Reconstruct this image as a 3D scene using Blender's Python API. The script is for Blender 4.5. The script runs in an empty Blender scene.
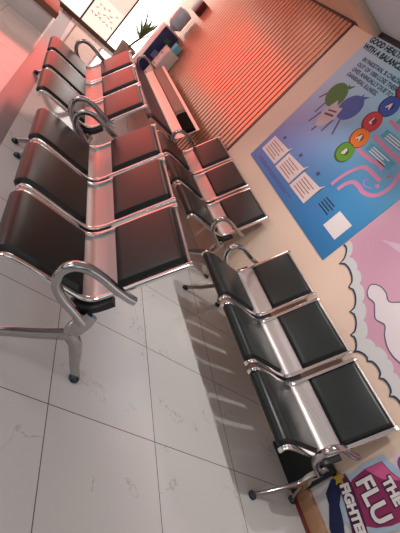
import bpy, bmesh, math, random
from math import sin, cos, pi, radians
from mathutils import Vector, Matrix
random.seed(7)
S = bpy.context.scene
COL = S.collection

# ------------------------------------------------------------------ camera, world, lights, exposure
CAM_H = 1.4736
F_PX, PITCH, ROLL, YAW = 430.06, 0.3553, 0.8414, 0.7313
cd = bpy.data.cameras.new('camera')
cd.sensor_fit = 'VERTICAL'; cd.sensor_height = 36.0; cd.lens = F_PX / 533.0 * 36.0
cd.clip_start = 0.02
cam = bpy.data.objects.new('camera', cd); COL.objects.link(cam)
_f = Vector((sin(YAW)*cos(PITCH), cos(YAW)*cos(PITCH), -sin(PITCH)))
_r = Vector((cos(YAW), -sin(YAW), 0)); _u = _r.cross(_f)
_R = _r*cos(ROLL) + _u*sin(ROLL); _U = -_r*sin(ROLL) + _u*cos(ROLL)
M = Matrix((_R, _U, -_f)).transposed().to_4x4(); M.translation = (0, 0, CAM_H)
cam.matrix_world = M
S.camera = cam
S.view_settings.view_transform = 'Standard'; S.view_settings.look = 'None'
S.view_settings.gamma = 1.0; S.view_settings.use_curve_mapping = False
S.view_settings.exposure = 0.0

W = bpy.data.worlds.new('world'); S.world = W; W.use_nodes = True
W.node_tree.nodes['Background'].inputs['Color'].default_value = (0.95, 0.98, 1.0, 1)
W.node_tree.nodes['Background'].inputs['Strength'].default_value = 1.0

def spot(name, loc, target, power, size, blend, radius, color=(1, .98, .95)):
    l = bpy.data.lights.new(name, 'SPOT'); l.energy = power; l.spot_size = size; l.spot_blend = blend
    l.shadow_soft_size = radius; l.color = color
    o = bpy.data.objects.new(name, l); COL.objects.link(o); o.location = loc
    d = Vector(target) - Vector(loc); o.rotation_euler = d.to_track_quat('-Z', 'Y').to_euler()
    return o
def area(name, loc, target, power, sx, sy, color=(1, 1, 1)):
    l = bpy.data.lights.new(name, 'AREA'); l.shape = 'RECTANGLE'; l.size = sx; l.size_y = sy
    l.energy = power; l.color = color
    o = bpy.data.objects.new(name, l); COL.objects.link(o); o.location = loc
    d = Vector(target) - Vector(loc); o.rotation_euler = d.to_track_quat('-Z', 'Y').to_euler()
    return o
for yy in (1.0, 1.92, 2.9):
    spot('downlight', (1.6, yy, 2.58), (2.5, yy, 0.4), 58, radians(78), 0.6, 0.02)
area('added_fill_light', (-2.2, 1.0, 2.55), (-1.9, 1.0, 0), 60, 1.4, 3.0, (1, .99, .97))  # general fill added overhead, no real fixture behind it
area('added_fill_light', (1.15, 5.3, 2.52), (1.5, 5.3, 0), 16, 0.8, 1.6, (1, .95, .9))  # fill added to brighten the slats and the rear bench

area('added_fill_light', (-1.9, 4.2, 2.5), (0.2, 3.2, 0), 45, 0.9, 1.8, (.97, .99, 1))  # fill added to lift the dark floor at far left
# ------------------------------------------------------------------ materials
def srgb(r, g, b):
    f = lambda c: (c/255/12.92) if c/255 <= 0.04045 else ((c/255+0.055)/1.055)**2.4
    return (f(r), f(g), f(b), 1)
def mat(name, col, rough=0.5, metal=0.0, spec=0.5, emit=None, estr=0.0, coat=0.0, noise=0.0, nscale=30, bump=0.0):
    m = bpy.data.materials.new(name); m.use_nodes = True
    nt = m.node_tree; b = nt.nodes['Principled BSDF']
    b.inputs['Base Color'].default_value = col; b.inputs['Roughness'].default_value = rough
    b.inputs['Metallic'].default_value = metal; b.inputs['Specular IOR Level'].default_value = spec
    b.inputs['Coat Weight'].default_value = coat
    if emit: b.inputs['Emission Color'].default_value = emit; b.inputs['Emission Strength'].default_value = estr
    if noise or bump:
        tc = nt.nodes.new('ShaderNodeTexCoord'); n = nt.nodes.new('ShaderNodeTexNoise')
        n.inputs['Scale'].default_value = nscale; n.inputs['Detail'].default_value = 4
        nt.links.new(tc.outputs['Object'], n.inputs['Vector'])
        if noise:
            mx = nt.nodes.new('ShaderNodeMix'); mx.data_type = 'RGBA'
            mx.inputs[6].default_value = tuple(c*(1-noise) for c in col[:3])+(1,)
            mx.inputs[7].default_value = tuple(min(1, c*(1+noise)) for c in col[:3])+(1,)
            nt.links.new(n.outputs['Fac'], mx.inputs[0]); nt.links.new(mx.outputs[2], b.inputs['Base Color'])
        if bump:
            bp = nt.nodes.new('ShaderNodeBump'); bp.inputs['Strength'].default_value = bump; bp.inputs['Distance'].default_value = 0.002
            nt.links.new(n.outputs['Fac'], bp.inputs['Height']); nt.links.new(bp.outputs['Normal'], b.inputs['Normal'])
    return m
def ink(name, r, g, b, rough=0.45): return mat(name, srgb(r, g, b), rough, spec=0.3)

VINYL = mat('black_green_vinyl', (0.009, 0.013, 0.012, 1), 0.32, spec=0.42, noise=0.15, nscale=60, bump=0.06)
CHROME = mat('polished_chrome', (0.80, 0.78, 0.77, 1), 0.12, metal=1.0)
CAST = mat('cast_aluminium', (0.46, 0.445, 0.44, 1), 0.15, metal=1.0)
DARK = mat('dark_steel', (0.03, 0.03, 0.032, 1), 0.4, metal=0.6)
GLIDE = mat('dark_blue_plastic', (0.008, 0.02, 0.035, 1), 0.2)
# perforated steel: brushed metal with a grid of tiny holes
def perforated():
    m = mat('perforated_steel', (0.62, 0.58, 0.56, 1), 0.36, metal=0.85)
    nt = m.node_tree; b = nt.nodes['Principled BSDF']
    tc = nt.nodes.new('ShaderNodeTexCoord'); sp = nt.nodes.new('ShaderNodeSeparateXYZ')
    nt.links.new(tc.outputs['Object'], sp.inputs[0])
    def wave(out, k):
        a = nt.nodes.new('ShaderNodeMath'); a.operation = 'MULTIPLY'; a.inputs[1].default_value = k
        s = nt.nodes.new('ShaderNodeMath'); s.operation = 'SINE'
        nt.links.new(out, a.inputs[0]); nt.links.new(a.outputs[0], s.inputs[0]); return s.outputs[0]
    ad = nt.nodes.new('ShaderNodeMath'); ad.operation = 'ADD'
    nt.links.new(sp.outputs['X'], ad.inputs[0]); nt.links.new(sp.outputs['Z'], ad.inputs[1])
    mu = nt.nodes.new('ShaderNodeMath'); mu.operation = 'MULTIPLY'
    nt.links.new(wave(ad.outputs[0], 500), mu.inputs[0]); nt.links.new(wave(sp.outputs['Y'], 500), mu.inputs[1])
    gt = nt.nodes.new('ShaderNodeMath'); gt.operation = 'GREATER_THAN'; gt.inputs[1].default_value = 0.55
    nt.links.new(mu.outputs[0], gt.inputs[0])
    mx = nt.nodes.new('ShaderNodeMix'); mx.data_type = 'RGBA'
    mx.inputs[6].default_value = (0.54, 0.49, 0.475, 1); mx.inputs[7].default_value = (0.08, 0.075, 0.075, 1)
    nt.links.new(gt.outputs[0], mx.inputs[0]); nt.links.new(mx.outputs[2], b.inputs['Base Color'])
    return m
PERF = perforated()
WALLM = mat('beige_wall_paint', srgb(230, 201, 181), 0.6, noise=0.03, nscale=3)
CEIL = mat('ceiling_paint', srgb(222, 226, 230), 0.7)
BEAMM = mat('beam_paint', srgb(232, 196, 170), 0.6)

def tile_floor():
    m = bpy.data.materials.new('glossy_marble_tiles'); m.use_nodes = True
    nt = m.node_tree; N = nt.nodes.new; L = nt.links.new; b = nt.nodes['Principled BSDF']
    tc = N('ShaderNodeTexCoord'); mp = N('ShaderNodeMapping'); mp.vector_type = 'POINT'
    mp.inputs['Rotation'].default_value = (0, 0, 0.1328)
    L(tc.outputs['Object'], mp.inputs['Vector'])
    sp = N('ShaderNodeSeparateXYZ'); L(mp.outputs[0], sp.inputs[0])
    def math_(op, a, v=None, w=None):
        n = N('ShaderNodeMath'); n.operation = op
        for i, q in enumerate((a, v, w)):
            if q is None: continue
            if isinstance(q, (int, float)): n.inputs[i].default_value = q
            else: L(q, n.inputs[i])
        return n.outputs[0]
    def dist(o, off, per):
        t = math_('FRACT', math_('DIVIDE', math_('SUBTRACT', o, off), per))
        return math_('MULTIPLY', math_('MINIMUM', t, math_('SUBTRACT', 1.0, t)), per)
    d = math_('MINIMUM', dist(sp.outputs['X'], 0.8113, 0.6115), dist(sp.outputs['Y'], 1.1806, 0.632))
    g = math_('LESS_THAN', d, 0.0022)
    # per-tile offset for the veins
    ix = math_('FLOOR', math_('DIVIDE', math_('SUBTRACT', sp.outputs['X'], 0.8113), 0.6115))
    iy = math_('FLOOR', math_('DIVIDE', math_('SUBTRACT', sp.outputs['Y'], 1.1806), 0.632))
    cb = N('ShaderNodeCombineXYZ'); L(math_('MULTIPLY', ix, 3.7), cb.inputs[0]); L(math_('MULTIPLY', iy, 5.3), cb.inputs[1])
    va = N('ShaderNodeVectorMath'); va.operation = 'ADD'; L(mp.outputs[0], va.inputs[0]); L(cb.outputs[0], va.inputs[1])
    n1 = N('ShaderNodeTexNoise'); n1.inputs['Scale'].default_value = 2.1; n1.inputs['Detail'].default_value = 5; n1.inputs['Roughness'].default_value = 0.62
    L(va.outputs[0], n1.inputs['Vector'])
    vein = math_('ABSOLUTE', math_('SUBTRACT', n1.outputs['Fac'], 0.5))
    vein = math_('LESS_THAN', vein, 0.0045)
    n2 = N('ShaderNodeTexNoise'); n2.inputs['Scale'].default_value = 3.1; n2.inputs['Detail'].default_value = 2
    L(va.outputs[0], n2.inputs['Vector'])
    vein = math_('MULTIPLY', vein, math_('MULTIPLY', math_('GREATER_THAN', n2.outputs['Fac'], 0.56), 0.28))
    n3 = N('ShaderNodeTexNoise'); n3.inputs['Scale'].default_value = 1.3; n3.inputs['Detail'].default_value = 3
    L(va.outputs[0], n3.inputs['Vector'])
    mx = N('ShaderNodeMix'); mx.data_type = 'RGBA'; mx.inputs[6].default_value = srgb(201, 198, 194); mx.inputs[7].default_value = srgb(212, 210, 207)
    L(n3.outputs['Fac'], mx.inputs[0])
    mv = N('ShaderNodeMix'); mv.data_type = 'RGBA'; L(mx.outputs[2], mv.inputs[6]); mv.inputs[7].default_value = srgb(110, 98, 92); L(vein, mv.inputs[0])
    mg = N('ShaderNodeMix'); mg.data_type = 'RGBA'; L(mv.outputs[2], mg.inputs[6]); mg.inputs[7].default_value = srgb(92, 84, 80); L(g, mg.inputs[0])
    L(mg.outputs[2], b.inputs['Base Color'])
    b.inputs['Roughness'].default_value = 0.10; b.inputs['Specular IOR Level'].default_value = 0.55
    return m
FLOORM = tile_floor()

# ------------------------------------------------------------------ mesh helpers
def link(name, bm, m, parent=None, smooth=True, kind=None):
    me = bpy.data.meshes.new(name); bmesh.ops.recalc_face_normals(bm, faces=bm.faces)
    bm.to_mesh(me); bm.free()
    for x in (m if isinstance(m, (list, tuple)) else [m]): me.materials.append(x)
    if smooth:
        me.polygons.foreach_set('use_smooth', [True]*len(me.polygons))
        try: me.set_sharp_from_angle(angle=radians(40))
        except Exception: pass
    o = bpy.data.objects.new(name, me); COL.objects.link(o)
    if parent: o.parent = parent
    if kind: o['kind'] = kind
    return o
def tag(o, label, cat=None, group=None):
    o['label'] = label
    if cat: o['category'] = cat
    if group: o['group'] = group
    return o
def empty(name, loc, rz, label, cat, group=None):
    o = bpy.data.objects.new(name, None); COL.objects.link(o); o.location = loc; o.rotation_euler = (0, 0, rz)
    o.empty_display_size = 0.1
    return tag(o, label, cat, group)
def add_box(bm, x0, x1, y0, y1, z0, z1, bev=0.0, seg=2):
    r = bmesh.ops.create_cube(bm, size=1.0); vs = r['verts']
    for v in vs:
        v.co = Vector(((x0+x1)/2 + v.co.x*(x1-x0), (y0+y1)/2 + v.co.y*(y1-y0), (z0+z1)/2 + v.co.z*(z1-z0)))
    if bev:
        es = list({e for v in vs for e in v.link_edges})
        bmesh.ops.bevel(bm, geom=es, offset=bev, segments=seg, affect='EDGES', profile=0.5)
def box(name, x0, x1, y0, y1, z0, z1, m, parent=None, bev=0.0, kind=None):
    bm = bmesh.new(); add_box(bm, x0, x1, y0, y1, z0, z1, bev); return link(name, bm, m, parent, kind=kind)
def smooth_path(pts, n=8):
    P = [Vector(p) for p in pts]; out = []
    for i in range(len(P)-1):
        p0 = P[i-1] if i else P[0]*2-P[1]; p1 = P[i]; p2 = P[i+1]; p3 = P[i+2] if i+2 < len(P) else P[-1]*2-P[-2]
        for k in range(n):
            t = k/n
            out.append(0.5*((2*p1)+(-p0+p2)*t+(2*p0-5*p1+4*p2-p3)*t*t+(-p0+3*p1-3*p2+p3)*t**3))
    out.append(P[-1]); return out
def add_sweep(bm, pts, a, b, side=Vector((0, 1, 0)), nseg=12, sq=1.0, taper=None):
    """sweep an oval (half-width a in the plane of the path, half-width b along side) along pts"""
    rings = []
    for i, p in enumerate(pts):
        t = (pts[min(i+1, len(pts)-1)]-pts[max(i-1, 0)]).normalized()
        s = (side - t*side.dot(t)).normalized(); n = t.cross(s)
        k = taper(i/(len(pts)-1)) if taper else 1.0
        ring = []
        for j in range(nseg):
            q = 2*pi*j/nseg; c, d = cos(q), sin(q)
            c = math.copysign(abs(c)**sq, c); d = math.copysign(abs(d)**sq, d)
            ring.append(bm.verts.new(p + n*a*k*c + s*b*k*d))
        rings.append(ring)
    for r0, r1 in zip(rings, rings[1:]):
        for j in range(nseg): bm.faces.new((r0[j], r0[(j+1) % nseg], r1[(j+1) % nseg], r1[j]))
    bm.faces.new(rings[0]); bm.faces.new(rings[-1])
def add_lathe(bm, prof, cx, cy, n=20):
    rings = [[bm.verts.new((cx+r*cos(2*pi*j/n), cy+r*sin(2*pi*j/n), z)) for j in range(n)] for r, z in prof]
    for r0, r1 in zip(rings, rings[1:]):
        for j in range(n): bm.faces.new((r0[j], r0[(j+1) % n], r1[(j+1) % n], r1[j]))
    bm.faces.new(rings[0]); bm.faces.new(rings[-1])
def profile_frames(path):
    fr = []
    for i, p in enumerate(path):
        t = (path[min(i+1, len(path)-1)]-path[max(i-1, 0)]).normalized()
        fr.append((p, Vector((-t.z, 0, t.x))))      # normal pointing up / to the front of the back
    return fr
def add_sheet(bm, path, v0, v1, th):
    fr = profile_frames(path); rings = []
    for p, n in fr:
        rings.append([bm.verts.new((q.x, v, q.z)) for q, v in ((p+n*th/2, v0), (p+n*th/2, v1), (p-n*th/2, v1), (p-n*th/2, v0))])
    for r0, r1 in zip(rings, rings[1:]):
        for j in range(4): bm.faces.new((r0[j], r0[(j+1) % 4], r1[(j+1) % 4], r1[j]))
    bm.faces.new(rings[0]); bm.faces.new(rings[-1])
def add_pad(bm, path, v0, v1, th, rad, nv=14, puff=0.004):
    """upholstered pad lying on the profile, with rolled edges and a slight crown"""
    fr = profile_frames(path); L = [0.0]
    for a, b in zip(path, path[1:]): L.append(L[-1]+(b-a).length)
    tot = L[-1]; ws = []
    for k in range(nv+1):
        t = k/nv; ws.append(v0 + (v1-v0)*(0.5-0.5*cos(pi*t))*0.45 + (v1-v0)*t*0.55)
    e = lambda d: math.sqrt(max(0, 1-(1-min(d, rad)/rad)**2))
    top, bot = [], []
    for (p, n), s in zip(fr, L):
        a, b = [], []
        for v in ws:
            h = th*min(e(min(s, tot-s)+1e-4), e(min(v-v0, v1-v)+1e-4))
            h += puff*sin(pi*s/tot)*sin(pi*(v-v0)/(v1-v0))
            q = p+n*max(h, 0.004); a.append(bm.verts.new((q.x, v, q.z)))
            b.append(bm.verts.new((p.x, v, p.z)))
        top.append(a); bot.append(b)
    for i in range(len(fr)-1):
        for j in range(nv):
            bm.faces.new((top[i][j], top[i][j+1], top[i+1][j+1], top[i+1][j]))
            bm.faces.new((bot[i][j], bot[i+1][j], bot[i+1][j+1], bot[i][j+1]))
    for j in range(nv):
        bm.faces.new((top[0][j], bot[0][j], bot[0][j+1], top[0][j+1])); bm.faces.new((top[-1][j], top[-1][j+1], bot[-1][j+1], bot[-1][j]))
    for i in range(len(fr)-1):
        bm.faces.new((top[i][0], top[i+1][0], bot[i+1][0], bot[i][0])); bm.faces.new((top[i][-1], bot[i][-1], bot[i+1][-1], top[i+1][-1]))

# ------------------------------------------------------------------ the setting
XW = 2.765
bm = bmesh.new(); add_box(bm, -4, XW+0.12, -3, 9.0, -0.1, 0); link('floor', bm, FLOORM, kind='structure')
box('wall_right', XW, XW+0.12, -1.2, 4.24, 0, 2.62, WALLM, kind='structure')
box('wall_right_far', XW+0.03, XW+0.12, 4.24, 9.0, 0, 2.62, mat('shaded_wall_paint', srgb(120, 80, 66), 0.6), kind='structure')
box('ceiling', -4, XW+0.12, -1.5, 9.0, 2.62, 2.72, CEIL, kind='structure')
PIER = mat('grey_brown_paint', srgb(96, 84, 78), 0.6)
bm = bmesh.new(); add_box(bm, -4.12, -4, -3, 9.0, 0, 0.75); add_box(bm, -4.12, -4, -3, 9.0, 2.25, 2.62)
for y in (-3, -0.6, 1.8, 4.2, 6.6, 8.4): add_box(bm, -4.12, -4, y, y+0.6, 0.75, 2.25)
link('added_wall_left', bm, PIER, smooth=False, kind='structure')  # unseen wall with openings, added for contrast in the chrome reflections
bm = bmesh.new(); add_box(bm, -4.12, XW+0.12, -3.12, -3, 0, 0.9); add_box(bm, -4.12, XW+0.12, -3.12, -3, 2.2, 2.62)
for x in (-4, -1.6, 0.8): add_box(bm, x, x+0.9, -3.12, -3, 0.9, 2.2)
link('added_wall_back', bm, PIER, smooth=False, kind='structure')  # unseen wall behind the camera, added as dark contrast for reflections
bm = bmesh.new(); add_box(bm, -4, XW, 3.80, 4.12, 2.56, 2.62, 0.01); add_box(bm, -4, XW, 4.12, 9.0, 2.59, 2.62)
link('trim_1', bm, BEAMM, kind='structure')
bm = bmesh.new(); add_box(bm, XW-0.02, XW, 2.0, 3.86, 2.575, 2.62); add_box(bm, XW-0.02, XW+0.03, 4.1, 8.9, 2.57, 2.62)
link('trim_2', bm, mat('dark_cornice', srgb(45, 38, 44), 0.5), kind='structure')
# grey inlay strip in the floor
bm = bmesh.new()
for a in [0]:
    y0, y1 = -1.0, 8.9; xl = lambda y: 0.53+0.152*(y-3.76)
    vs = [bm.verts.new((x, y, z)) for z in (-0.02, 0.0012) for x, y in ((xl(y0), y0), (xl(y0)+0.19, y0), (xl(y1)+0.19, y1), (xl(y1), y1))]
    bm.faces.new(vs[:4]); bm.faces.new(vs[4:])
    for j in range(4): bm.faces.new((vs[j], vs[(j+1) % 4], vs[4+(j+1) % 4], vs[4+j]))
link('trim_3', bm, mat('grey_border_tile', srgb(128, 118, 120), 0.18, noise=0.06, nscale=12), smooth=False, kind='structure')
# wooden skirting with a red foot strip
bm = bmesh.new(); add_box(bm, XW-0.035, XW, -1.2, 0.785, 0.022, 0.12, 0.004)
o = link('baseboard_right', bm, mat('oak_skirting', srgb(176, 132, 100), 0.45, noise=0.12, nscale=25), kind='structure')
bm = bmesh.new(); add_box(bm, XW-0.045, XW, -1.2, 0.787, 0, 0.022, 0.003)
link('trim_4', bm, mat('red_brown_strip', srgb(120, 40, 36), 0.45), kind='structure')

# glass front at the far end
YG = 8.95
ALU = mat('anodised_frame', srgb(200, 186, 182), 0.35, metal=0.2)
SILL = mat('dark_sill', srgb(92, 76, 66), 0.4)
def glow(name, col, s):
    m = mat(name, (0.6, 0.6, 0.6, 1), 0.3, emit=col, estr=s); return m
DAY = glow('bright_daylight_pane', (1.0, 0.97, 0.93, 1), 3.2)
PEACH = glow('peach_film_pane', (1.0, 0.76, 0.62, 1), 1.1)
RED = glow('red_film_pane', (1.0, 0.14, 0.11, 1), 3.4)
RED2 = glow('dim_red_film_pane', (1.0, 0.17, 0.14, 1), 1.3)
LOW = glow('frosted_daylight_pane', (1.0, 0.90, 0.84, 1), 1.1)
GREY = glow('frosted_pane', (0.9, 0.80, 0.78, 1), 0.8)
def window(n, x0, x1, panes):
    bm = bmesh.new()
    for x in (x0, x1): add_box(bm, x-0.014, x+0.014, YG-0.03, YG+0.05, 0, 2.62, 0.004)
    add_box(bm, x0, x1, YG-0.05, YG+0.05, 2.54, 2.62)
    w = link('window_%d' % n, bm, ALU, kind='structure')
    bm = bmesh.new(); add_box(bm, x0, x1, YG-0.07, YG+0.05, 0, 0.07, 0.006); link('window_sill', bm, SILL, w)
    for z0, z1, m in panes:
        bm = bmesh.new(); add_box(bm, x0+0.012, x1-0.012, YG-0.006, YG+0.006, z0, z1); link('pane', bm, m, w, smooth=False)
    return w
window(1, -3.9, -1.0, [(0.07, 0.55, GREY), (0.55, 2.2, RED2), (2.2, 2.54, GREY)])
window(2, -1.0, 0.35, [(0.07, 0.55, GREY), (0.55, 2.2, RED), (2.2, 2.54, GREY)])
window(3, 0.35, 1.62, [(0.07, 0.68, LOW), (0.68, 2.2, RED), (2.2, 2.54, GREY)])
w4 = window(4, 1.62, 2.20, [(0.07, 0.62, PEACH), (0.62, 2.54, glow('salmon_film_pane', (1.0, .52, .42, 1), 1.2))])
window(5, 2.20, 2.80, [(0.07, 2.54, DAY)])

# ------------------------------------------------------------------ slatted partition beyond the poster wall
SLAT = mat('brown_slats', srgb(204, 160, 136), 0.25, metal=0.55, noise=0.05, nscale=6)
part = empty('slatted_partition', (XW, 4.24, 0), 0, 'tall reddish-brown partition of narrow vertical slats beyond the beige poster wall', 'partition')
bm = bmesh.new(); per = 0.082; n = int(4.66/per)
prof = [(0.024, 0.0), (0.024, 0.016), (0.002, 0.020), (0.0, 0.026), (0.0, 0.076), (0.002, 0.080), (0.024, 0.082)]
cols = []
for k in range(n):
    for x, y in prof[(0 if k == 0 else 1):]:
        cols.append((bm.verts.new((x-0.0, 0.03+k*per+y, 0.0)), bm.verts.new((x-0.0, 0.03+k*per+y, 2.57))))
for a, b in zip(cols, cols[1:]): bm.faces.new((a[0], b[0], b[1], a[1]))
link('slats', bm, SLAT, part, smooth=False)
bm = bmesh.new(); add_box(bm, -0.006, 0.028, 0.0, 0.03, 0, 2.57, 0.004); link('edge_frame', bm, mat('dark_brown_edge', srgb(88, 52, 42), 0.4), part)

# ------------------------------------------------------------------ benches
P = 0.545
SHELL = smooth_path([(-0.372, 0, 0.352), (-0.370, 0, 0.374), (-0.350, 0, 0.388), (-0.25, 0, 0.392), (-0.10, 0, 0.392), (-0.02, 0, 0.396), (0.030, 0, 0.418), (0.062, 0, 0.462), (0.092, 0, 0.522), (0.16, 0, 0.660), (0.225, 0, 0.792), (0.243, 0, 0.818)], 5)
SEATP = smooth_path([(-0.376, 0, 0.352), (-0.374, 0, 0.374), (-0.351, 0, 0.391), (-0.25, 0, 0.395), (-0.12, 0, 0.395), (-0.012, 0, 0.400)], 5)
BACKP = smooth_path([(0.086, 0, 0.520), (0.12, 0, 0.588), (0.17, 0, 0.690), (0.21, 0, 0.770), (0.232, 0, 0.812)], 5)
RAIL = smooth_path([(-0.374, 0, 0.350), (-0.376, 0, 0.376), (-0.351, 0, 0.397), (-0.25, 0, 0.402), (-0.10, 0, 0.401), (-0.02, 0, 0.405), (0.026, 0, 0.426), (0.056, 0, 0.466), (0.086, 0, 0.524), (0.154, 0, 0.664), (0.222, 0, 0.800), (0.240, 0, 0.826)], 6)
BEAM = [p+Vector((0.006, 0, -0.020)) for p in SHELL if -0.06 < p.x < 0.085]
def tilt(path):
    for p in path:
        if p.x < 0: p.z += 0.028*min(1, -p.x/0.35); p.x *= 1.03
for _p in (SHELL, SEATP, RAIL): tilt(_p)
def end_leg(parent, v, front, rear):
    bm = bmesh.new()
    q = [Vector((a, v, b)) for a, b in ((0.046, 0.392), (0.040, 0.345), (0.034, 0.290), (0.030, 0.225))]
    add_sweep(bm, q, 0.036, 0.016, sq=0.5, taper=lambda t: 0.8+0.4*sin(pi*t))
    tp = lambda t: 1.0-0.45*t
    add_sweep(bm, smooth_path([(a, v, b) for a, b in front], 6), 0.031, 0.017, sq=0.7, taper=tp)
    add_sweep(bm, smooth_path([(a, v, b) for a, b in rear], 6), 0.036, 0.017, sq=0.7, taper=tp)
    leg = link('leg', bm, CAST, parent)
    for a in (front[-1][0], rear[-1][0]):
        bm = bmesh.new(); add_lathe(bm, [(0.014, 0.0), (0.024, 0.001), (0.027, 0.010), (0.024, 0.020), (0.014, 0.027), (0.010, 0.036)], a, v)
        link('foot', bm, GLIDE, leg)
    return leg
def armrest(parent, v):
    pts = smooth_path([(0.040, v, 0.338), (-0.03, v, 0.372), (-0.105, v, 0.405), (-0.165, v, 0.452), (-0.190, v, 0.515), (-0.168, v, 0.566), (-0.115, v, 0.588), (-0.045, v, 0.584), (0.040, v, 0.568), (0.105, v, 0.560), (0.140, v, 0.560)], 7)
    bm = bmesh.new(); add_sweep(bm, pts, 0.0185, 0.020, sq=0.65, taper=lambda t: 1.15-0.2*t)
    return link('armrest', bm, CAST, parent)
FRONT_LONG = [(0.03, 0.245), (-0.02, 0.212), (-0.09, 0.170), (-0.19, 0.116), (-0.275, 0.062), (-0.335, 0.022)]
FRONT_SHORT = [(0.045, 0.245), (0.02, 0.190), (-0.03, 0.135), (-0.10, 0.078), (-0.16, 0.040), (-0.197, 0.022)]
REAR = [(0.03, 0.25), (0.085, 0.215), (0.130, 0.155), (0.175, 0.085), (0.225, 0.024)]
def bench(x, y, rz, label, front):
    t = empty('waiting_bench', (x, y, 0), -rz, label, 'bench', 'three-seat padded waiting benches')
    bm = bmesh.new(); add_sheet(bm, BEAM, -0.010, 3*P+0.010, 0.030); link('beam', bm, DARK, t)
    for k in range(3):
        v0, v1 = k*P+0.018, (k+1)*P-0.018
        bm = bmesh.new(); add_sheet(bm, SHELL, v0+0.006, v1-0.006, 0.005)
        sh = link('seat_shell', bm, PERF, t)
        for v in (v0+0.012, v1-0.012):
            bm = bmesh.new(); add_sweep(bm, [p+Vector((0, v, 0)) for p in RAIL], 0.012, 0.014, sq=0.6, nseg=10)
            link('side_rail', bm, CHROME, sh)
        bm = bmesh.new(); add_pad(bm, SEATP, v0+0.026, v1-0.026, 0.032, 0.026); link('seat_pad', bm, VINYL, t)
        bm = bmesh.new(); add_pad(bm, BACKP, v0+0.026, v1-0.026, 0.034, 0.026); link('back_pad', bm, VINYL, t)
    for v in (-0.026, 3*P+0.026):
        end_leg(t, v, front, REAR); armrest(t, v)
    return t
bench(0.8726, 1.275, 0.1094, 'foremost dark padded three-seat bench at left, its chrome armrest loop nearest the camera', FRONT_LONG)
bench(1.0309, 3.145, 0.0856, 'reddish-lit three-seat bench at top left, directly behind the big foreground bench', FRONT_LONG)
bench(2.4619, 0.790, 0.0, 'dark green padded three-seat bench against the wall below the pink cloud mural', FRONT_SHORT)
bench(2.4619, 2.855, 0.0, 'three-seat padded bench against the wall below the left edge of the blue health poster', FRONT_LONG)
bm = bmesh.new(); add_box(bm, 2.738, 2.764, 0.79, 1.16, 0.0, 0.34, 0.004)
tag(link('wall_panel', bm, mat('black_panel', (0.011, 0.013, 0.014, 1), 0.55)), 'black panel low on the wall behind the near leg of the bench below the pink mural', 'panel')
# long bench along the slats
SHELL = SHELL[:-9]; BACKP = smooth_path([(0.086, 0, 0.520), (0.12, 0, 0.588), (0.155, 0, 0.655)], 5)
t = empty('long_bench', (2.44, 4.78, 0), 0, 'long bench with one unbroken pale metal strip, standing along the brown slatted partition', 'bench')
LB = 2.26
bm = bmesh.new(); add_box(bm, 0.012, 0.068, -0.03, LB+0.03, 0.338, 0.378, 0.006); link('beam', bm, DARK, t)
bm = bmesh.new(); add_sheet(bm, SHELL, 0, LB, 0.005); link('seat_shell', bm, mat('pale_steel', (0.80, 0.72, 0.66, 1), 0.4, metal=0.5), t)
bm = bmesh.new(); add_pad(bm, SEATP, 0.02, LB-0.02, 0.026, 0.022, nv=30); link('seat_pad', bm, mat('navy_vinyl', (0.012, 0.014, 0.03, 1), 0.4), t)
bm = bmesh.new(); add_pad(bm, BACKP, 0.56, LB-0.02, 0.028, 0.022, nv=30); link('back_pad', bm, mat('brown_reflection_vinyl', (0.26, 0.15, 0.11, 1), 0.45), t)  # brown reflection on the back put into the pad colour
bm = bmesh.new(); add_pad(bm, BACKP, 0.02, 0.54, 0.03, 0.022, nv=12); tag(link('back_pad', bm, mat('black_vinyl', (0.006, 0.006, 0.006, 1), 0.9, spec=0.1), t), 'black back pad')
for v in (-0.03, LB+0.03): end_leg(t, v, FRONT_LONG, REAR)
armrest(t, LB+0.03)

# ------------------------------------------------------------------ things on the wall
def wall_poly(name, pts, d, th, m, parent, seg=False):
    """flat print of outline (y, z) on the right wall, its face d in front of the wall"""
    bm = bmesh.new()
    a = [bm.verts.new((XW-d, y, z)) for y, z in pts]; b = [bm.verts.new((XW-d+th*0.8, y, z)) for y, z in pts]
    bm.faces.new(a); bm.faces.new(b)
    for i in range(len(pts)): j = (i+1) % len(pts); bm.faces.new((a[i], a[j], b[j], b[i]))
    bmesh.ops.triangulate(bm, faces=[f for f in bm.faces if len(f.verts) > 4], ngon_method='EAR_CLIP')
    return link(name, bm, m, parent, smooth=False)
def ell(cy, cz, a, b, rot=0, n=28):
    return [(cy+a*cos(q)*cos(rot)-b*sin(q)*sin(rot), cz+a*cos(q)*sin(rot)+b*sin(q)*cos(rot)) for q in [2*pi*k/n for k in range(n)]]
def rect(y0, y1, z0, z1): return [(y0, z0), (y1, z0), (y1, z1), (y0, z1)]
def wall_text(name, s, y, z, size, m, parent, d, rot=0.0, bold=0.0, xs=1.0, shear=0.0):
    c = bpy.data.curves.new(name, 'FONT'); c.body = s; c.size = size; c.extrude = 0.0006; c.offset = bold; c.resolution_u = 3; c.shear = shear
    to = bpy.data.objects.new('tmp', c); COL.objects.link(to)
    dg = bpy.context.evaluated_depsgraph_get(); me = bpy.data.meshes.new_from_object(to.evaluated_get(dg))
    bpy.data.objects.remove(to); bpy.data.curves.remove(c)
    R = Matrix(((0, 0, -1, XW-d), (-cos(rot), sin(rot), 0, y), (sin(rot), cos(rot), 0, z), (0, 0, 0, 1)))
    for v in me.vertices: v.co = R @ Vector((v.co.x*xs, v.co.y, v.co.z))
    me.materials.clear(); me.materials.append(m); me.name = name
    o = bpy.data.objects.new(name, me); COL.objects.link(o); o.parent = parent; return o
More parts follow.
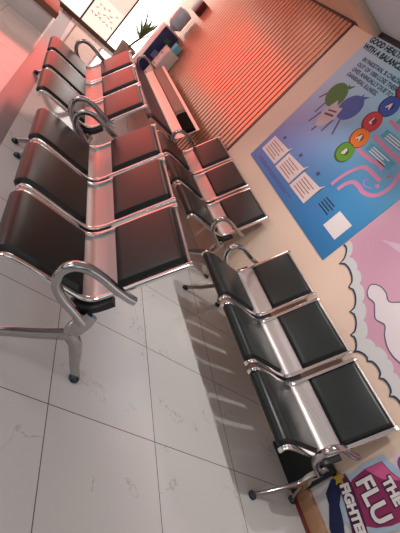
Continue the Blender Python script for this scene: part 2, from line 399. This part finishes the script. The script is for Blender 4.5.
def ribbon(pts, w, n=8):
    q = smooth_path([(0, y, z) for y, z in pts], n); L, R = [], []
    for i, p in enumerate(q):
        t = (q[min(i+1, len(q)-1)]-q[max(i-1, 0)]).normalized(); nn = Vector((0, -t.z, t.y))*w/2
        L.append((p.y+nn.y, p.z+nn.z)); R.append((p.y-nn.y, p.z-nn.z))
    return L, R
def wall_ribbon(name, pts, w, d, th, m, parent, n=8):
    L, R = ribbon(pts, w, n); bm = bmesh.new()
    A = [[bm.verts.new((XW-dd, y, z)) for y, z in s] for dd in (d, d-th) for s in (L, R)]
    for i in range(len(L)-1):
        bm.faces.new((A[0][i], A[0][i+1], A[1][i+1], A[1][i])); bm.faces.new((A[2][i], A[3][i], A[3][i+1], A[2][i+1]))
        bm.faces.new((A[0][i], A[2][i], A[2][i+1], A[0][i+1])); bm.faces.new((A[1][i], A[1][i+1], A[3][i+1], A[3][i]))
    return link(name, bm, m, parent, smooth=False)
def many(name, polys, d, th, m, parent):
    bm = bmesh.new()
    for pts in polys:
        a = [bm.verts.new((XW-d, y, z)) for y, z in pts]; b = [bm.verts.new((XW-d+th*0.8, y, z)) for y, z in pts]
        bm.faces.new(a); bm.faces.new(b)
        for i in range(len(pts)): j = (i+1) % len(pts); bm.faces.new((a[i], a[j], b[j], b[i]))
    return link(name, bm, m, parent, smooth=False)

# --- blue health poster
def poster_mat():
    m = mat('poster_print', srgb(120, 150, 190), 0.45, spec=0.35); nt = m.node_tree; b = nt.nodes['Principled BSDF']
    tc = nt.nodes.new('ShaderNodeTexCoord'); sp = nt.nodes.new('ShaderNodeSeparateXYZ'); nt.links.new(tc.outputs['Object'], sp.inputs[0])
    def ramp(o, a, bb, stops):
        mr = nt.nodes.new('ShaderNodeMapRange'); mr.inputs[1].default_value = a; mr.inputs[2].default_value = bb; nt.links.new(o, mr.inputs[0])
        r = nt.nodes.new('ShaderNodeValToRGB'); nt.links.new(mr.outputs[0], r.inputs[0]); e = r.color_ramp.elements
        e[0].position, e[0].color = stops[0]; e[1].position, e[1].color = stops[-1]
        for p, c in stops[1:-1]: x = e.new(p); x.color = c
        return r.outputs[0]
    left = ramp(sp.outputs['Z'], 0.99, 2.57, [(0, srgb(84, 118, 178)), (0.22, srgb(112, 132, 188)), (0.42, srgb(158, 160, 204)), (0.7, srgb(176, 196, 222)), (1, srgb(186, 208, 222))])  # printed gradient, top tones lightened to offset the weak light there
    right = ramp(sp.outputs['Z'], 0.99, 2.57, [(0, srgb(44, 114, 170)), (0.3, srgb(58, 136, 186)), (0.55, srgb(106, 168, 200)), (0.8, srgb(142, 212, 228)), (1, srgb(176, 220, 230))])
    mr = nt.nodes.new('ShaderNodeMapRange'); mr.inputs[1].default_value = 3.8; mr.inputs[2].default_value = 2.7; nt.links.new(sp.outputs['Y'], mr.inputs[0])
    mx = nt.nodes.new('ShaderNodeMix'); mx.data_type = 'RGBA'
    nt.links.new(mr.outputs[0], mx.inputs[0]); nt.links.new(left, mx.inputs[6]); nt.links.new(right, mx.inputs[7])
    nt.links.new(mx.outputs[2], b.inputs['Base Color']); return m
po = wall_poly('health_poster', rect(2.165, 3.88, 1.0, 2.57), 0.005, 0.005, poster_mat(), None)
tag(po, 'large blue and lilac health poster on the beige wall with coloured lettered discs', 'poster')
NAVY = ink('navy_print', 18, 50, 66); WHITE = ink('white_print', 226, 216, 214); PINK = ink('pink_print', 208, 134, 168)
TEXTD = ink('grey_blue_print', 62, 76, 104)
wall_text('title_text', 'GOOD HEALTH', 3.86, 2.505, 0.074, NAVY, po, 0.0066, bold=0.003)
wall_text('title_text', 'WITH A BALANCED DIET', 3.86, 2.43, 0.074, NAVY, po, 0.0066, bold=0.003)
for k, s in enumerate(('IN PAKISTAN, % CHILDREN', 'OUT OF 1000 LOSE THEIR', 'LIVES ANNUALLY DUE TO', 'DIARRHEAL ILLNESS.')):
    wall_text('body_text', s, 3.72, 2.335-0.058*k, 0.056, TEXTD, po, 0.0066, bold=0.0012)
# plain oval shapes in place of the poster's drawn figures
wall_poly('green_oval', ell(3.60, 1.975, 0.140, 0.118, 0.5), 0.0064, 0.0014, ink('leaf_green_print', 62, 112, 44), po)
wall_poly('blue_oval', ell(3.325, 1.965, 0.128, 0.132, 0.9), 0.0066, 0.0016, ink('periwinkle_print', 60, 86, 160), po)
wall_poly('leaf', [(3.52, 2.08), (3.49, 2.135), (3.55, 2.10), (3.58, 2.12), (3.56, 2.07)], 0.0063, 0.0013, ink('leaf_green_print', 62, 112, 44), po)
wall_poly('leaf', [(3.28, 2.075), (3.24, 2.13), (3.31, 2.10), (3.33, 2.13), (3.33, 2.07)], 0.0064, 0.0014, ink('periwinkle_print', 60, 86, 160), po)
wall_poly('white_card', [(3.52, 1.95), (3.46, 1.90), (3.385, 1.92), (3.36, 1.80), (3.40, 1.70), (3.47, 1.655), (3.53, 1.70), (3.56, 1.80)], 0.0070, 0.002, ink('pale_card_print', 196, 176, 182), po)
many('card_lines', [[(3.52, 1.80), (3.40, 1.83), (3.395, 1.81), (3.515, 1.78)], [(3.52, 1.84), (3.41, 1.87), (3.405, 1.855), (3.515, 1.825)]], 0.0075, 0.001, ink('dark_print', 70, 60, 74), po)
BROWN = ink('maroon_print', 86, 52, 72)
for a, b in (((3.63, 1.86), (3.64, 1.74)), ((3.57, 1.78), (3.60, 1.64)), ((3.46, 1.68), (3.47, 1.60)), ((3.36, 1.80), (3.36, 1.66)), ((3.30, 1.84), (3.22, 1.70)), ((3.70, 1.97), (3.76, 1.86))):
    wall_ribbon('stick_line', [a, b], 0.016, 0.0063, 0.0013, BROWN, po, 2)
for y, z, c, s in ((2.93, 1.675, (88, 148, 44), 'B'), (2.94, 1.835, (232, 122, 38), 'A'), (2.985, 1.995, (196, 44, 62), 'L'), (2.985, 2.165, (38, 82, 168), 'A'), (2.985, 2.335, (150, 40, 80), 'N')):
    m = ink('disc_print', *c)
    dk = ink('disc_edge_print', *[int(q*0.62) for q in c])
    dd = wall_poly('lettered_disc', ell(y+0.008, z-0.006, 0.108, 0.092, 0.35), 0.0066, 0.0016, dk, po)
    wall_poly('disc_face', ell(y, z, 0.098, 0.082, 0.35), 0.0072, 0.001, m, dd)
    wall_poly('letter_patch', ell(y-0.004, z+0.004, 0.040, 0.030, 0.35), 0.0076, 0.001, dk, dd)
    wall_text('letter', s, y+0.026, z-0.022, 0.068, WHITE, dd, 0.0082, bold=0.004)
wall_ribbon('pink_band', [(2.86, 1.76), (2.70, 1.765), (2.56, 1.79), (2.50, 1.775)], 0.036, 0.0058, 0.0008, PINK, po)
wall_ribbon('pink_band', [(2.86, 1.92), (2.62, 1.905), (2.40, 1.90), (2.20, 1.91)], 0.034, 0.0058, 0.0008, PINK, po)
wall_ribbon('pink_band', [(2.86, 2.08), (2.55, 2.06), (2.20, 2.06)], 0.032, 0.0058, 0.0008, PINK, po)
wall_ribbon('pink_pipe', [(2.74, 1.42), (2.735, 1.50), (2.71, 1.60), (2.66, 1.685), (2.60, 1.705), (2.53, 1.705), (2.42, 1.705)], 0.034, 0.006, 0.001, PINK, po)
wall_ribbon('pink_pipe', [(2.65, 1.43), (2.635, 1.51), (2.59, 1.56), (2.52, 1.565), (2.44, 1.56), (2.36, 1.59), (2.315, 1.65), (2.31, 1.74), (2.35, 1.83), (2.37, 1.90)], 0.036, 0.006, 0.001, PINK, po)
TEAL = ink('teal_print', 74, 160, 186)
for z in (1.835, 1.985, 2.135):
    pnl = wall_poly('teal_panel', rect(2.30 if z > 1.9 else 2.46, 2.80, z-0.040, z+0.034), 0.0058, 0.0008, TEAL, po)
    many('text_lines', [rect(2.52+0.05*(k % 2), 2.75, z-0.030+0.021*k, z-0.021+0.021*k) for k in range(3)], 0.0064, 0.0006, WHITE, pnl)
wall_ribbon('lilac_curve', [(2.515, 1.655), (2.53, 1.62), (2.48, 1.60), (2.42, 1.625)], 0.012, 0.006, 0.001, ink('lilac_print', 170, 130, 206), po)
wall_poly('pink_dot', ell(2.40, 1.665, 0.02, 0.016), 0.006, 0.001, PINK, po)
wall_poly('pink_dot', ell(2.40, 1.77, 0.018, 0.016), 0.006, 0.001, ink('rose_print', 190, 110, 140), po)
CREAM = ink('cream_print', 224, 204, 200)
for y0, y1 in ((3.47, 3.81), (3.115, 3.44), (2.785, 3.09)):
    bx = wall_poly('text_box', [(y1, 1.135), (y1, 1.315), (y0+0.02, 1.33), (y0-0.015, 1.375), (y0-0.002, 1.32), (y0, 1.14)], 0.0062, 0.0012, CREAM, po)
    many('text_lines', [rect(y0+0.05+0.03*(k % 2), y1-0.045, 1.165+0.028*k, 1.173+0.028*k) for k in range(5)], 0.0067, 0.0005, ink('brown_text', 140, 84, 84), bx)
many('small_icon', [rect(3.65, 3.69, 1.36, 1.39)], 0.006, 0.001, TEXTD, po)
many('small_icon', [rect(3.28, 3.32, 1.365, 1.40)], 0.006, 0.001, TEXTD, po)
many('small_icon', [rect(2.93, 2.97, 1.375, 1.41)], 0.006, 0.001, TEXTD, po)
many('footer_lines', [rect(2.50+0.02*(k % 2), 2.665, 1.236+0.027*k, 1.247+0.027*k) for k in range(4)], 0.006, 0.001, NAVY, po)
many('footer_lines', [rect(2.95, 3.75, 1.075, 1.083), rect(3.05, 3.75, 1.055, 1.063)], 0.006, 0.001, ink('violet_print', 70, 76, 140), po)
wall_poly('small_icon', ell(2.655, 1.20, 0.016, 0.016), 0.006, 0.001, ink('violet_icon', 110, 90, 190), po)
wall_poly('white_square', rect(2.25, 2.445, 1.165, 1.335), 0.0062, 0.0012, WHITE, po)

# --- pink cloud mural
PK = mat('pink_mural_print', srgb(206, 156, 176), 0.5, spec=0.3, noise=0.05, nscale=2)
# lower scalloped outline runs from the poster edge down towards the camera
valley = [(2.155, 1.20), (2.045, 1.09), (1.82, 1.045), (1.65, 0.955), (1.50, 0.87), (1.385, 0.82), (1.28, 0.87), (1.145, 0.875), (1.02, 0.87), (0.88, 0.87), (0.72, 0.85)]
def scallop(pts, lift):
    """bumps that bulge up into the pink"""
    out = []
    for (a, b), (c, d) in zip(pts, pts[1:]):
        L = math.hypot(c-a, d-b); ny, nz = (d-b)/L, -(c-a)/L
        if nz < 0: ny, nz = -ny, -nz
        for k in range(8):
            t = k/8; s = math.sqrt(max(0, 1-(2*t-1)**2))*lift*L
            out.append((a+(c-a)*t+ny*s, b+(d-b)*t+nz*s))
    out.append(pts[-1]); return out
edge = scallop(valley, 0.24)
for i in range(1, len(edge)):
    if edge[i][0] > edge[i-1][0]-0.0006: edge[i] = (edge[i-1][0]-0.0006, edge[i][1])
def at_y(pts, y):
    for (a, b), (c, d) in zip(pts, pts[1:]):
        if c <= y <= a: return b+(d-b)*(a-y)/max(1e-6, a-c)
    return pts[-1][1] if y < pts[-1][0] else pts[0][1]
bm = bmesh.new(); rows = []
for k in range(241):
    y = 2.157-1.437*k/240; z0 = at_y(edge, y)
    rows.append([bm.verts.new((x, y, z)) for x, z in ((XW-0.004, z0), (XW-0.004, 1.9), (XW-0.001, 1.9), (XW-0.001, z0))])
for a, b in zip(rows, rows[1:]):
    for j in range(4): bm.faces.new((a[j], b[j], b[(j+1) % 4], a[(j+1) % 4]))
bm.faces.new(rows[0]); bm.faces.new(rows[-1])
mu = link('cloud_mural', bm, PK, None, smooth=False)
tag(mu, 'pink wall mural with scalloped white cloud edging, to the right of the blue poster', 'mural')
inner = [(y, z+0.012) for y, z in edge]
band = scallop([(2.15, 1.25), (2.03, 1.17), (1.90, 1.165), (1.79, 1.12), (1.66, 1.06), (1.54, 0.995), (1.42, 0.935), (1.33, 0.965), (1.22, 0.985), (1.13, 0.965), (1.03, 0.955), (0.88, 0.945), (0.72, 0.93)], 0.20)
for i in range(1, len(band)):
    if band[i][0] > band[i-1][0]-0.0006: band[i] = (band[i-1][0]-0.0006, band[i][1])
bm = bmesh.new(); lo, hi = [], []
for k in range(181):
    y = 2.15-1.43*k/180; z0 = at_y(inner, y)-0.008; z1 = max(at_y(band, y), z0+0.03)
    lo.append(bm.verts.new((XW-0.0055, y, z0))); hi.append(bm.verts.new((XW-0.0055, y, z1)))
for k in range(180): bm.faces.new((lo[k], lo[k+1], hi[k+1], hi[k]))
link('cloud_edging', bm, ink('pale_grey_cloud', 208, 206, 206), mu, smooth=False)
wall_ribbon('cloud_outline', edge, 0.0125, 0.0065, 0.002, ink('dark_teal_outline', 46, 66, 84), mu, 1)
OUT = ink('grey_violet_outline', 104, 92, 116)
cl = wall_ribbon('cloud_rim', [(1.70, 1.13), (1.728, 1.18), (1.68, 1.222), (1.61, 1.228), (1.54, 1.21), (1.47, 1.28), (1.36, 1.31), (1.22, 1.28), (1.10, 1.18), (1.10, 1.07), (1.18, 1.03), (1.27, 1.025), (1.36, 1.055), (1.42, 1.095), (1.49, 1.07), (1.545, 1.095), (1.60, 1.125), (1.655, 1.115), (1.70, 1.13)], 0.008, 0.0068, 0.001, OUT, mu, 6)
Lp, Rp = ribbon([(1.70, 1.13), (1.728, 1.18), (1.68, 1.222), (1.61, 1.228), (1.54, 1.21), (1.47, 1.28), (1.36, 1.31), (1.22, 1.28), (1.10, 1.18), (1.10, 1.07), (1.18, 1.03), (1.27, 1.025), (1.36, 1.055), (1.42, 1.095), (1.49, 1.07), (1.545, 1.095), (1.60, 1.125), (1.655, 1.115), (1.70, 1.13)], 0.0, 6)
wall_poly('white_cloud', Lp[:-1], 0.006, 0.0015, ink('white_cloud_print', 222, 210, 212), mu)
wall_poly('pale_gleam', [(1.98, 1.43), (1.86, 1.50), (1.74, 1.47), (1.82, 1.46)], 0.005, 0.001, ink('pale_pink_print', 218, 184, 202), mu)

# --- flu fighter shield
sh = empty('shield_sign', (XW, 0.6, 0.45), 0, 'magenta shield sign reading THE FLU FIGHTER, low on the wall at bottom right', 'sign')
def rel(o): o.matrix_parent_inverse = sh.matrix_basis.inverted(); return o
def mt(y, z, k, cy=0.575, cz=0.475): return (cy+(y-cy)*k, cz+(z-cz)*k)
shield = [(0.745, 0.40), (0.765, 0.52), (0.755, 0.655), (0.68, 0.675), (0.60, 0.715), (0.53, 0.685), (0.44, 0.665), (0.395, 0.64), (0.40, 0.50), (0.425, 0.40), (0.48, 0.30), (0.55, 0.245), (0.63, 0.265), (0.70, 0.32)]
rel(wall_poly('pale_backing', [(0.785, 0.125), (0.785, 0.30), (0.77, 0.42), (0.72, 0.46), (0.45, 0.50), (0.40, 0.30), (0.40, 0.125)], 0.003, 0.003, ink('pale_grey_backing', 206, 202, 204), sh))
rel(wall_poly('lower_ribbon', [(0.775, 0.28), (0.765, 0.35), (0.70, 0.34), (0.55, 0.24), (0.45, 0.20), (0.40, 0.13), (0.55, 0.14), (0.66, 0.20), (0.72, 0.21)], 0.008, 0.008, ink('navy_ribbon', 28, 36, 74), sh))  # navy lower ribbon of the sign
rel(wall_poly('shield_border', shield, 0.012, 0.010, ink('silver_blue_border', 168, 186, 204), sh))
rel(wall_poly('shield_face', [mt(y, z, 0.84) for y, z in shield], 0.0135, 0.008, mat('magenta_face', srgb(138, 34, 84), 0.4, noise=0.25, nscale=5), sh))
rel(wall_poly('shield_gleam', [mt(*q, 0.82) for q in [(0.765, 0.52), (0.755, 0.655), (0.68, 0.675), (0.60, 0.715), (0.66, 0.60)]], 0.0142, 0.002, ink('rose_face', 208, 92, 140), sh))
rel(wall_poly('name_ribbon', [(0.765, 0.315), (0.765, 0.385), (0.70, 0.395), (0.58, 0.385), (0.47, 0.36), (0.36, 0.33), (0.36, 0.235), (0.47, 0.265), (0.58, 0.295), (0.70, 0.31)], 0.0155, 0.004, ink('plum_ribbon', 84, 24, 66), sh))
rel(wall_poly('star', [(0.755+0.045*(1 if k % 2 == 0 else 0.48)*sin(k*pi/5), 0.335+0.045*(1 if k % 2 == 0 else 0.48)*cos(k*pi/5)) for k in range(10)], 0.018, 0.004, ink('gold_star', 172, 138, 48), sh))
NAV2 = ink('dark_plum_outline', 52, 20, 60)
for s, y, z, size, rot in (('THE', 0.640, 0.575, 0.078, 0.0), ('FLU', 0.700, 0.425, 0.150, 0.0), ('FIGHTER', 0.722, 0.325, 0.076, -0.12)):
    rel(wall_text('lettering_outline', s, y+0.002, z-0.003, size, NAV2, sh, 0.0165, rot, bold=0.010))
    rel(wall_text('lettering', s, y, z, size, WHITE, sh, 0.0185, rot, bold=0.0045))
rd = wall_poly('round_decal', ell(0.655, 0.735, 0.075, 0.060), 0.004, 0.004, ink('pale_pink_rim', 218, 190, 206), None)
tag(rd, 'small round purple decal with pink rim above the shield sign', 'decal')
wall_poly('decal_centre', ell(0.65, 0.735, 0.055, 0.042), 0.006, 0.002, ink('purple_centre', 128, 70, 134), rd)

# ------------------------------------------------------------------ things at the far end
t = empty('water_dispenser', (2.58, 7.75, 0), 0, 'blue-fronted water dispenser by the slats near the bright glass front', 'water dispenser')
WPL = mat('white_plastic', srgb(214, 206, 204), 0.35)
bm = bmesh.new(); add_box(bm, -0.14, 0.16, -0.12, 0.17, 0, 1.12, 0.015); link('body', bm, WPL, t)
bm = bmesh.new(); add_box(bm, -0.145, 0.15, -0.135, -0.12, 0.32, 1.10, 0.006); fp = link('front_panel', bm, mat('dark_blue_panel', srgb(34, 54, 104), 0.3), t)
bm = bmesh.new(); add_box(bm, -0.05, 0.06, -0.139, -0.134, 0.60, 0.72); link('pale_square', bm, mat('pale_blue_mark', srgb(120, 140, 170), 0.4), fp)
bm = bmesh.new(); add_box(bm, -0.02, 0.08, -0.139, -0.134, 0.90, 0.98); link('green_mark', bm, mat('green_mark', srgb(60, 110, 60), 0.4), fp)
bo = bmesh.new(); add_lathe(bo, [(0.05, 1.121), (0.06, 1.14), (0.125, 1.19), (0.13, 1.24), (0.122, 1.27), (0.13, 1.30), (0.13, 1.38), (0.122, 1.40), (0.13, 1.43), (0.12, 1.47), (0.06, 1.49)], 2.59, 7.77, 24)
tag(link('water_bottle', bo, mat('pale_blue_bottle', srgb(176, 200, 222), 0.12, spec=0.7, noise=0.15, nscale=9)), 'large pale blue water bottle upside down on the dispenser', 'bottle')
t = empty('drawer_cabinet', (2.66, 7.28, 0), 0, 'slim white drawer cabinet standing against the slats in front of the water dispenser', 'cabinet')
bm = bmesh.new(); add_box(bm, -0.10, 0.10, -0.14, 0.14, 0, 0.92, 0.008); link('body', bm, WPL, t)
for k in range(3):
    bm = bmesh.new(); add_box(bm, -0.11, -0.10, -0.12, 0.12, 0.30+0.20*k, 0.48+0.20*k, 0.004); dr = link('drawer', bm, WPL, t)
    bm = bmesh.new(); add_box(bm, -0.122, -0.11, -0.03, 0.03, 0.385+0.20*k, 0.40+0.20*k, 0.003); link('handle', bm, DARK, dr)
bm = bmesh.new(); add_box(bm, 2.62, 2.72, 7.20, 7.32, 0.921, 1.05, 0.008); tag(link('tissue_box', bm, mat('cyan_card', srgb(94, 196, 214), 0.5)), 'cyan box standing on the slim white drawer cabinet', 'box')
bm = bmesh.new(); add_box(bm, 2.66, XW, 7.65, 7.95, 1.56, 1.78, 0.01)
tag(link('wall_box', bm, mat('maroon_box', srgb(96, 22, 34), 0.4)), 'dark red box fixed high on the slats above the water bottle', 'box')
# plant
t = empty('potted_plant', (2.42, 8.42, 0), 0, 'green spiky potted plant in a grey pot by the bright glass front', 'plant')
bm = bmesh.new(); add_lathe(bm, [(0.11, 0.0), (0.125, 0.02), (0.16, 0.34), (0.165, 0.36), (0.145, 0.36), (0.14, 0.33)], 0, 0, 24); link('pot', bm, mat('grey_pot', srgb(150, 138, 128), 0.6), t)
bm = bmesh.new(); add_sweep(bm, smooth_path([(0, 0, 0.32), (0.02, 0, 0.45), (0.06, -0.02, 0.60)], 4), 0.018, 0.018, nseg=8); st = link('stem', bm, mat('brown_stem', srgb(90, 66, 44), 0.7), t)
bm = bmesh.new()
for k in range(34):
    a = k*2.4; el = random.uniform(0.1, 1.25); L = random.uniform(0.42, 0.68); d = Vector((cos(a)*cos(el)*(0.38 if cos(a) > 0 else 1), sin(a)*cos(el)*(0.4 if sin(a) < 0 else 1), sin(el)))
    b0 = Vector((0.06, -0.02, 0.58)); pts = smooth_path([b0, b0+d*L*0.5+Vector((0, 0, 0.03)), b0+d*L+Vector((0, 0, -0.05))], 4)
    add_sweep(bm, pts, 0.003, 0.020, side=Vector((-sin(a), cos(a), 0)), nseg=6, taper=lambda q: max(0.08, sin(pi*(0.12+0.86*q))))
link('foliage', bm, mat('leaf_green', srgb(84, 112, 66), 0.45, noise=0.3, nscale=20), t)
bm = bmesh.new(); bmesh.ops.create_icosphere(bm, subdivisions=2, radius=0.05, matrix=Matrix.Translation((0.20, -0.18, 0.56))); link('flower', bm, mat('orange_flower', srgb(236, 118, 38), 0.5), t)
# low platform at the left
t = empty('low_platform', (0.30, 6.44, 0), -0.05, 'low white platform with a brown top slab beside the grey floor strip', 'platform')
bm = bmesh.new(); add_box(bm, -1.6, 0.61, 0, 0.75, 0, 0.25, 0.006); link('base', bm, WPL, t)
bm = bmesh.new(); add_box(bm, -1.62, 0.64, -0.02, 0.77, 0.25, 0.33, 0.008); link('top_slab', bm, mat('brown_slab', srgb(128, 84, 66), 0.4), t)
# red script on the peach film
bm = bmesh.new()
for k in range(16):
    x = 1.68+0.028*k; z = 0.30+0.09*(k % 3)+random.uniform(-.03, .03)
    add_sweep(bm, smooth_path([(x, YG-0.009, z), (x+0.02, YG-0.009, z+random.uniform(-.03, .03)), (x+0.045, YG-0.009, z+random.uniform(-.02, .03))], 3), 0.006, 0.002, nseg=6)
link('red_script', bm, mat('red_script', srgb(190, 40, 44), 0.5), w4)
